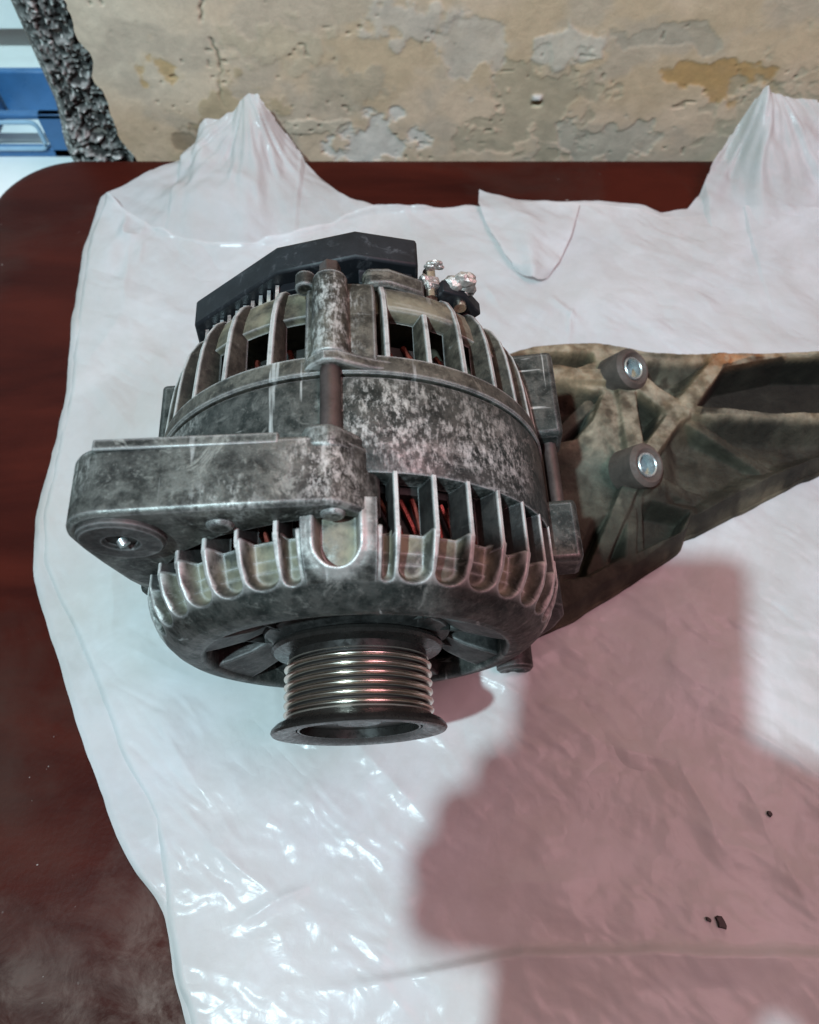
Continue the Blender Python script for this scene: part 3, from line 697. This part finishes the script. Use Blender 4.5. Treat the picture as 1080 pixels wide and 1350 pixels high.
mb = MB(); mb.cyl((c[0]-8.0, 83, c[2]-2.4), (c[0]-8.0, 88.5, c[2]-2.4), 3.2, 16); part('housing_stud', mb, M['alu_rear'], rh, .5)
mb = MB(); mb.prism([(7, 136), (9, 139), (16, 138.6), (22, 135.5), (28, 132), (26, 127), (8, 130)], 88, 95); part('housing_shoulder', mb, M['alu_rear'], rh, 1.2)
# side lugs: right, left and underneath, each with its bolt
for a0, rr, w, lo in ((84, 79, 8.5, 1), (-93, 75, 8, 1), (178, 74, 8, 0)):
    Mx = Matrix.Translation((0, 0, 75)) @ Matrix.Rotation(R_(a0), 4, 'Y') @ Matrix.Translation((0, 0, -75))
    mb = MB(); mb.box(-w, w, 57, 94, 75+60, 75+rr, Mx); part('side_lug', mb, M['alu'], rh, 2.0)
    mb = MB(); mb.box(-w, w, 8, 31, 75+60, 75+rr+.6, Mx); part('side_lug', mb, M['alu'], fh, 2.0)
    p = Mx @ Vector((0, 0, 75+rr-5)); mb = MB(); mb.cyl((p.x, 29, p.z), (p.x, 60, p.z), 2.7, 18); part('through_bolt', mb, M['bolt'], alt)
# lower ear that rests on the bag
mb = MB(); mb.prism([(40, 62), (68, 62), (77, 54), (80, 42), (79, 26), (75, 11), (65, 4), (55, 6), (48, 18), (34, 16), (20, 30)], 2, 24); part('lower_ear', mb, M['alu_dark'], alt, 1.5)
mb = MB(); mb.ring((63, 3.2, 11.5), (0, -1, 0), 7.8, 3.2, 15, 32, 1.2); part('ear_boss', mb, M['alu_dark'], alt)

# inside: stator core and windings seen through the slots
mb = MB(); mb.lathe([(40, 15), (60.5, 15), (60.5, 51), (40, 51)], 96); part('stator_core', mb, M['core'], alt)
for y0, y1, s in ((-3, 15, 1), (51, 72, -1)):
    mb = MB(); mb.lathe([(44, y0+2), (50, y0), (54, y0+3), (54, y1), (44, y1)], 72); part('winding_core', mb, M['core'], alt)
    mb = MB()
    for k in range(108):
        a = k*360/108; d = 9*s*(1 if k % 2 else .6); ro = 57+random.uniform(-1, .8)
        n = 6; pts = [P(ro-1.5*(i/(n-1))**2*2, (y1-(y1-y0)*i/(n-1)) if s > 0 else (y0+(y1-y0)*i/(n-1)), a+d*i/(n-1)) for i in range(n)]
        mb.tube(pts, .75+.2*random.random(), 6)
    o = part('copper_winding', mb, M['copper'], alt); o['kind'] = 'stuff'

# black plastic rear cover
mb = MB()
mb.prism([(-56.5, 95), (-55.2, 108.5), (-21.5, 134.0), (5.5, 140.2), (26.0, 135.0), (26.3, 96), (20, 60), (-30, 40), (-50, 60)], 98.5, 110)
cv = part('rear_cover', mb, M['plastic'], alt, 1.0)
mb = MB(); mb.prism([(6, 134.4), (24, 131.2), (24.5, 100), (6, 100)], 92.5, 98.6); part('cover_step', mb, M['plastic'], cv, .4)
mb = MB(); mb.prism([(-24, 124.5), (-20, 128.5), (-8, 131.5), (-6, 96), (-24, 96)], 95.0, 98.6); part('cover_skirt', mb, M['plastic'], cv, .4)
for i in range(10):
    t_ = i/9; x = -51+29*t_; z = 104.5+22*t_
    mb = MB(); mb.box(x-.5, x+.7, 88.0, 98.2, z-6, z+1.8+.5*random.random()); part('heatsink_tooth', mb, M['zinc'] if i % 3 else M['foil'], alt)
# terminals wrapped in torn foil at the right of the cover
def crumple(cx_, cy_, cz_, r, seed, name, mat, sq=(1, 1, 1)):
    import bmesh
    bm = bmesh.new(); bmesh.ops.create_icosphere(bm, subdivisions=3, radius=r*MM)
    rs = random.Random(seed)
    dirs = [Vector((rs.gauss(0, 1), rs.gauss(0, 1), rs.gauss(0, 1))).normalized() for _ in range(16)]
    for v in bm.verts:
        n = v.co.normalized(); k = max(n.dot(d) for d in dirs); j = sum(abs(math.sin(9*n.dot(d))) for d in dirs[:4])/4
        v.co = Vector((v.co.x*sq[0], v.co.y*sq[1], v.co.z*sq[2]))*(.45+.75*k**5+.35*j)+Vector((cx_, cy_, cz_))*MM
    me = bpy.data.meshes.new(name); bm.to_mesh(me); bm.free()
    return mk(name, me, mat, alt, auto=0)
mb = MB(); mb.prism([(26, 118), (34, 131), (42, 127), (48, 118), (40, 110), (26, 108)], 91, 96); part('terminal_block', mb, M['plastic'], alt, .6)
for i, (x, z, y) in enumerate(((30, 128, 94), (40, 124, 93))):
    mb = MB(); mb.cyl((x, y-4, z), (x, y+8, z), 2.2, 16); part('terminal_stud', mb, M['steel'], alt)
    mb = MB(); mb.cyl((x, y, z), (x, y+3.2, z), 4.0, 6); part('terminal_nut', mb, M['foil'], alt, .3)
crumple(29.5, 96, 129.5, 2.6, 2, 'torn_foil', M['foil'], (1, 1, 1.1)); crumple(31.5, 99, 134, 2.0, 5, 'torn_foil', M['foil'], (1.3, .7, .9)); crumple(40.5, 96, 128, 3.7, 8, 'torn_foil', M['foil'], (1.2, .8, 1.0))
crumple(36, 95, 127, 2.2, 12, 'torn_foil', M['steel_dark'], (1.2, 1, .8)); crumple(43.5, 96, 125.5, 2.0, 22, 'torn_foil', M['foil'], (.8, 1, 1.2))

# pulley
col = [(8, -12.5), (20, -12.5), (27, -13.6), (29.0, -14.6), (29.3, -15.6), (28.4, -16.6), (25.4, -17.0), (23.4, -17.6), (23.2, -20.4), (8, -20.4)]
prof = [(8, -19.9), (23.9, -19.9)]
y = -20.0
for k in range(6):
    prof += [(22.0, y-.35), (22.0, y-.75), (24.1, y-1.35), (24.6, y-1.62), (24.85, y-1.9), (24.92, y-2.15), (24.85, y-2.4), (24.6, y-2.68), (24.1, y-2.9)]; y -= 2.95
prof += [(23.6, y-.3), (23.4, y-1.2), (8, y-1.2)]
mb = MB(); mb.lathe(prof, 160); pu = part('pulley', mb, M['groove'], alt, 0, 62)
mb = MB(); mb.lathe(col, 120); part('rear_flange', mb, M['steel_dark'], pu, 0, 30)
mb = MB(); mb.lathe([(24.0, y-.6), (24.4, y-1.2), (27.2, y-2.6), (28.6, y-4.0), (28.9, y-4.9), (28.4, y-5.6), (26.4, y-5.9), (22.6, y-5.2), (20.8, y-4.2), (20, y-.6)], 160); part('front_flange', mb, M['steel_dark'], pu, 0, 30)
mb = MB(); mb.cyl((0, -39.2, 75), (0, -38, 75), 11.5, 6); mb.cyl((0, -40, 75), (0, -39.2, 75), 7.5, 24); part('shaft_nut', mb, M['steel_dark'], alt, .5)
mb = MB(); mb.lathe([(20.3, -39), (20.3, -42), (19.6, -42), (19.6, -39)], 64); part('pulley_bore', mb, M['steel_dark'], pu)

# ================================================================ ENGINE BRACKET
br = empty('mounting_bracket', (.14, .09, .006)); tag(br, 'rusty dusty cast bracket with two bushed bolt holes lying right of the alternator', 'bracket')
B1 = (122, 133); B2 = (121, 80)
def bracket():
    nu, nv = 330, 300
    s = np.linspace(0, 1, nu)[:, None]; t = np.linspace(0, 1, nv)[None, :]
    xs = 66+(245-66)*s
    yt = np.interp(xs, [66, 80, 102, 117, 128, 137, 155, 200, 245], [147, 151.5, 154, 153, 150, 147.8, 147, 147.6, 150])
    yb = np.interp(xs, [66, 91, 105, 119, 139, 143, 146, 152, 181, 207, 245], [6, 17, 26, 34, 47, 50, 56, 58, 73, 86.5, 104])
    yb = yb+.9*(fbm(xs/9, xs*0, 3, 2)-.5)
    e = 3/nv
    tt = np.clip((t-e)/(1-2*e), 0, 1)
    X = xs+0*t; Y = yb+(yt-yb)*tt
    J = (146, 113)
    h = np.full(X.shape, 17.0)
    h -= 9*sstep(60, 20, Y-.45*(X-90))*0
    def rib(a, b, w, top, pw=1.0, top2=None):
        nonlocal h; w = w*1.3
        d, sd, q = segdist(X, Y, a, b); tp = top+( (top2 if top2 is not None else top)-top)*q
        k = sstep(w*1.1, w*.62, d); h = np.maximum(h, h*(1-k)+tp*k)
    def pocket(P_, z, soft=2.5):
        nonlocal h
        ins = inpoly(X, Y, P_); d = polydist(X, Y, P_); sd = np.where(ins, d, -d)
        k = sstep(-.5, soft, sd); h = h*(1-k)+z*k
    # broad sloping plate to the lower right, arm to the right
    h = 24-10*sstep(0, 50, (.48*(X-95)+22)-Y+30)+3*(fbm(X/30, Y/30, 4, 3)-.5)
    h += 5*sstep(70, 120, Y)
    # slanted web between bushings
    h += 5*np.exp(-(((X-108)/12)**2+((Y-108)/16)**2))
    pocket([(84, 148), (87, 141.5), (100, 139), (109, 142), (110, 149), (88, 151)], 16)
    pocket([(84, 132), (100, 128), (112, 124), (104, 106), (96, 98), (80, 96)], 12, 6)
    pocket([(133, 144), (168, 143.5), (148, 120), (132, 124)], 20, 9)
    pocket([(156, 117), (171, 139), (186, 144.5), (245, 145), (245, 112), (192, 113)], 7.5, 1.8)
    pocket([(126, 122), (138, 114), (130, 96), (124, 100)], 17, 4)
    pocket([(138, 103), (152, 112), (240, 108), (240, 96), (180, 78), (150, 62), (134, 66)], 15, 10)
    pocket([(121, 66), (119, 44), (140, 54), (146, 64), (128, 68)], 7, 3)
    pocket([(100, 58), (116, 66), (114, 42), (96, 32), (84, 30)], 10, 5)
    rib((70, 150), (245, 148.5), 3.0, 31); rib((80, 137), (114, 131), 3.6, 29, top2=34)
    rib((111, 150), B1, 4.5, 31); rib(B1, J, 4.8, 35, top2=30); rib(J, (172, 143), 3.8, 30, top2=32); rib((170, 142), (200, 149), 5, 31)
    rib(B1, B2, 4.2, 33, top2=34); rib(B2, J, 3.6, 34, top2=30); rib(B2, (100, 36), 3.6, 33, top2=18)
    rib(B2, (121, 40), 2.6, 30, top2=14); rib((150, 111), (245, 110), 2.6, 22); rib(B2, (152, 72), 3.2, 30, top2=17)
    rib(J, (186, 86), 2.6, 28, top2=19); rib((112, 120), (96, 92), 3.0, 30, top2=22); rib((106, 110), B2, 3.0, 30); rib((104, 118), (86, 100), 3.0, 28, top2=24)
    for (cx_, cy_) in (B1, B2):
        d = np.hypot(X-cx_, Y-cy_); k = sstep(11, 8.2, d); h = h*(1-k)+33*k
        # collar leans a little to the left
    h += 1.1*(fbm(X/3.2, Y/3.2, 8, 4)-.5)+1.4*(fbm(X/16, Y/16, 9, 3)-.5)
    h = np.minimum(h, 7+(Y-yb)*2.2); h = np.minimum(h, 28+(yt-Y)*3.0)
    # pale lump in the dark pocket
    d = np.hypot((X-176)/6, (Y-121)/4)+.5*(fbm(X/4, Y/4, 5, 3)-.5)*2; lump = sstep(1.1, .7, d); h += 2.5*lump
    # colours of dirt, plus shade painted into the right pocket: rust at the top rib, grey green centre, brown elsewhere
    c = np.zeros(X.shape+(3,))+np.array([.062, .055, .04])
    def blend(k, col):
        nonlocal c; c = c*(1-k[..., None])+np.array(col)*k[..., None]
    n = fbm(X/11, Y/11, 33, 4); n2 = fbm(X/5, Y/5, 37, 4)
    blend(sstep(.3, .75, n), (.10, .092, .070))
    blend(np.exp(-(((X-106)/15)**2+((Y-96)/24)**2))*.9, (.17, .185, .155))
    blend(np.exp(-(((X-140)/12)**2+((Y-128)/10)**2))*.7*sstep(.35, .6, n2), (.30, .30, .23))
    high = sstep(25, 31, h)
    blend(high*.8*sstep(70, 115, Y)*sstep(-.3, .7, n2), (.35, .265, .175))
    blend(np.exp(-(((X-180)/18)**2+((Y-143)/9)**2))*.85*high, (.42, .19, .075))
    blend(np.exp(-(((X-98)/16)**2+((Y-136)/12)**2))*.7*sstep(-.2, .7, n2), (.33, .235, .15))
    blend(np.exp(-(((X-150)/10)**2+((Y-113)/6)**2))*.7, (.37, .31, .20))
    blend(inpoly(X, Y, [(156, 112), (171, 139), (186, 144.5), (245, 145), (245, 112)])*.7, (.022, .02, .016)); blend(lump*.9, (.45, .37, .27))  # pocket floor darkened in the tint, recess shade painted as colour; then pale lump
    blend(sstep(5, 1.5, Y-yb)*.35*sstep(.3, .6, n), (.30, .26, .18))
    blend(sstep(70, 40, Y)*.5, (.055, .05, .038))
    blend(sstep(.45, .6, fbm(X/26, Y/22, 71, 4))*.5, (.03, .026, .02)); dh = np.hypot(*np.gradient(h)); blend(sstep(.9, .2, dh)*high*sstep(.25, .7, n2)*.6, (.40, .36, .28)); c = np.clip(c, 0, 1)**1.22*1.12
    Z = np.maximum(h, 8.8)
    Z[:, 0] = 2; Z[:, -1] = 2; Z[0, :] = 2; Z[-1, :] = 2
    Z[:, 1] = np.minimum(Z[:, 1], 11); Z[:, -2] = np.minimum(Z[:, -2], 27)
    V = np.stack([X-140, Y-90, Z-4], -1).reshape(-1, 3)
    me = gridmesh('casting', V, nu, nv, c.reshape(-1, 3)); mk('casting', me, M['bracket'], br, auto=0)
bracket()
for (x, y_) in (B1, B2):
    ax = Vector((.39, -.19, .70)).normalized(); c0 = Vector((x-140-2.5, y_-90+1, 25))
    mb = MB(); mb.ring(c0-ax*3, ax, 10.0, 5.6, 15, 48, 1.8); bo = part('bushing', mb, M['collar'], br)
    mb = MB(); mb.ring(c0-ax*2, ax, 5.6, 4.6, 13.4, 40, .4); part('steel_sleeve', mb, M['zinc'], bo)
    mb = MB(); mb.cyl(c0-ax*2, c0+ax*6.5, 4.6, 32); part('bore_plug', mb, simple('blue_grey_bore', (.10, .135, .145), .5, .0, 80) if 'blue_grey_bore' not in bpy.data.materials else bpy.data.materials['blue_grey_bore'], bo)

# ================================================================ SMALL THINGS ON THE BAG
def flake(x, y, s, seed, label):
    rs = random.Random(seed); mb = MB(); n = 9
    pts = [(s*(.6+.5*rs.random())*math.cos(2*math.pi*i/n)*.7, s*(.6+.5*rs.random())*math.sin(2*math.pi*i/n)) for i in range(n)]
    v = [(a, b, 0) for a, b in pts]+[(a*.8, b*.8, 1.0+rs.random()*.5) for a, b in pts]
    mb.add(v, [tuple(range(n))[::-1], tuple(range(n, 2*n))]+[(i, (i+1) % n, (i+1) % n+n, i+n) for i in range(n)])
    o = mk('dark_flake', mb.mesh('flake'), M['chip'], loc=(x*MM, y*MM, (bag_height(x, y)+.25)*MM)); o.rotation_euler[2] = .5; tag(o, label, 'debris')
flake(134.5, -99.5, 3.0, 1, 'larger black flake lying on the bag near the lower right fold')
flake(130.0, -98.5, 1.2, 4, 'tiny black speck just left of the larger black flake on the bag')
flake(161.0, -62.0, 1.6, 9, 'small dark flake at the right side of the bag, above the other two')

# ================================================================ PHONE AND HAND ABOVE THE TABLE (they cast the broad shadow)
ph = empty('smartphone', (.0186, -.089, .323)); ph.rotation_euler = (R_(27), 0, 0); tag(ph, 'dark smartphone held flat above the table whose shadow falls on the bag', 'phone')
mb = MB()
pts = []
for cx_, cy_, a in ((10, 9, 0), (-51, 9, 90), (-51, -122, 180), (10, -122, 270)):
    pts += [(cx_+7*math.cos(R_(a+q)), cy_+7*math.sin(R_(a+q))) for q in range(0, 91, 15)]
n = len(pts); mb.add([(a, b, 3) for a, b in pts]+[(a, b, 11) for a, b in pts], [tuple(range(n))[::-1], tuple(range(n, 2*n))]+[(i, (i+1) % n, (i+1) % n+n, i+n) for i in range(n)])
part('phone_body', mb, M['rubber'], ph, .8)
hd = empty('person', (.0186, -.089, .323)); hd.rotation_euler = (R_(27), 0, 0); tag(hd, 'hand and dark sleeved forearm reaching in from the right to hold the phone', 'person')
def skin(name, V, E, Rd, mat, parent):
    me = bpy.data.meshes.new(name); me.from_pydata([Vector(v)*MM for v in V], E, []); me.update()
    o = bpy.data.objects.new(name, me); COL.objects.link(o); o.parent = parent; me.materials.append(mat)
    sk = o.modifiers.new('skin', 'SKIN'); sk.use_smooth_shade = True
    for i, r in enumerate(Rd): me.skin_vertices[0].data[i].radius = (r*MM, r*MM)
    me.skin_vertices[0].data[0].use_root = True
    sb = o.modifiers.new('sub', 'SUBSURF'); sb.levels = 2; sb.render_levels = 2
    return o
V = [(50, -88, 30), (24, -78, 32), (0, -74, 30), (-14, -72, 28)]; E = [(0, 1), (1, 2), (2, 3)]; Rd = [26, 24, 20, 14]
for yk, ln in ((-54, -8), (-66, 3), (-79, 9), (-91, 8)):
    i = len(V)
    V += [(-20, yk-1, 24), (-50, yk, 24), (-74-ln, yk+1, 15), (-69-ln, yk+2, 3)]; E += [(3, i), (i, i+1), (i+1, i+2), (i+2, i+3)]; Rd += [12, 11, 10.4, 9]
i = len(V); V += [(28, -58, 30), (8, -48, 22), (-8, -42, 19)]; E += [(1, i), (i, i+1), (i+1, i+2)]; Rd += [14, 10, 8]
i = len(V); V += [(28, -104, 30), (46, -112, 30), (30, -128, 30)]; E += [(1, i), (0, i+1), (i+1, i+2)]; Rd += [38, 38, 32]
i = len(V); V += [(68, -116, 34), (105, -150, 40), (165, -215, 52)]; E += [(0, i), (i, i+1), (i+1, i+2)]; Rd += [34, 36, 38]
skin('hand_and_forearm', V, E, Rd, M['skin'], hd)
mb = MB(); mb.tube([(92, -135, 38), (120, -165, 44), (180, -230, 55), (280, -330, 70)], [37, 40, 45, 52], 20); part('sleeve', mb, M['sleeve'], hd)
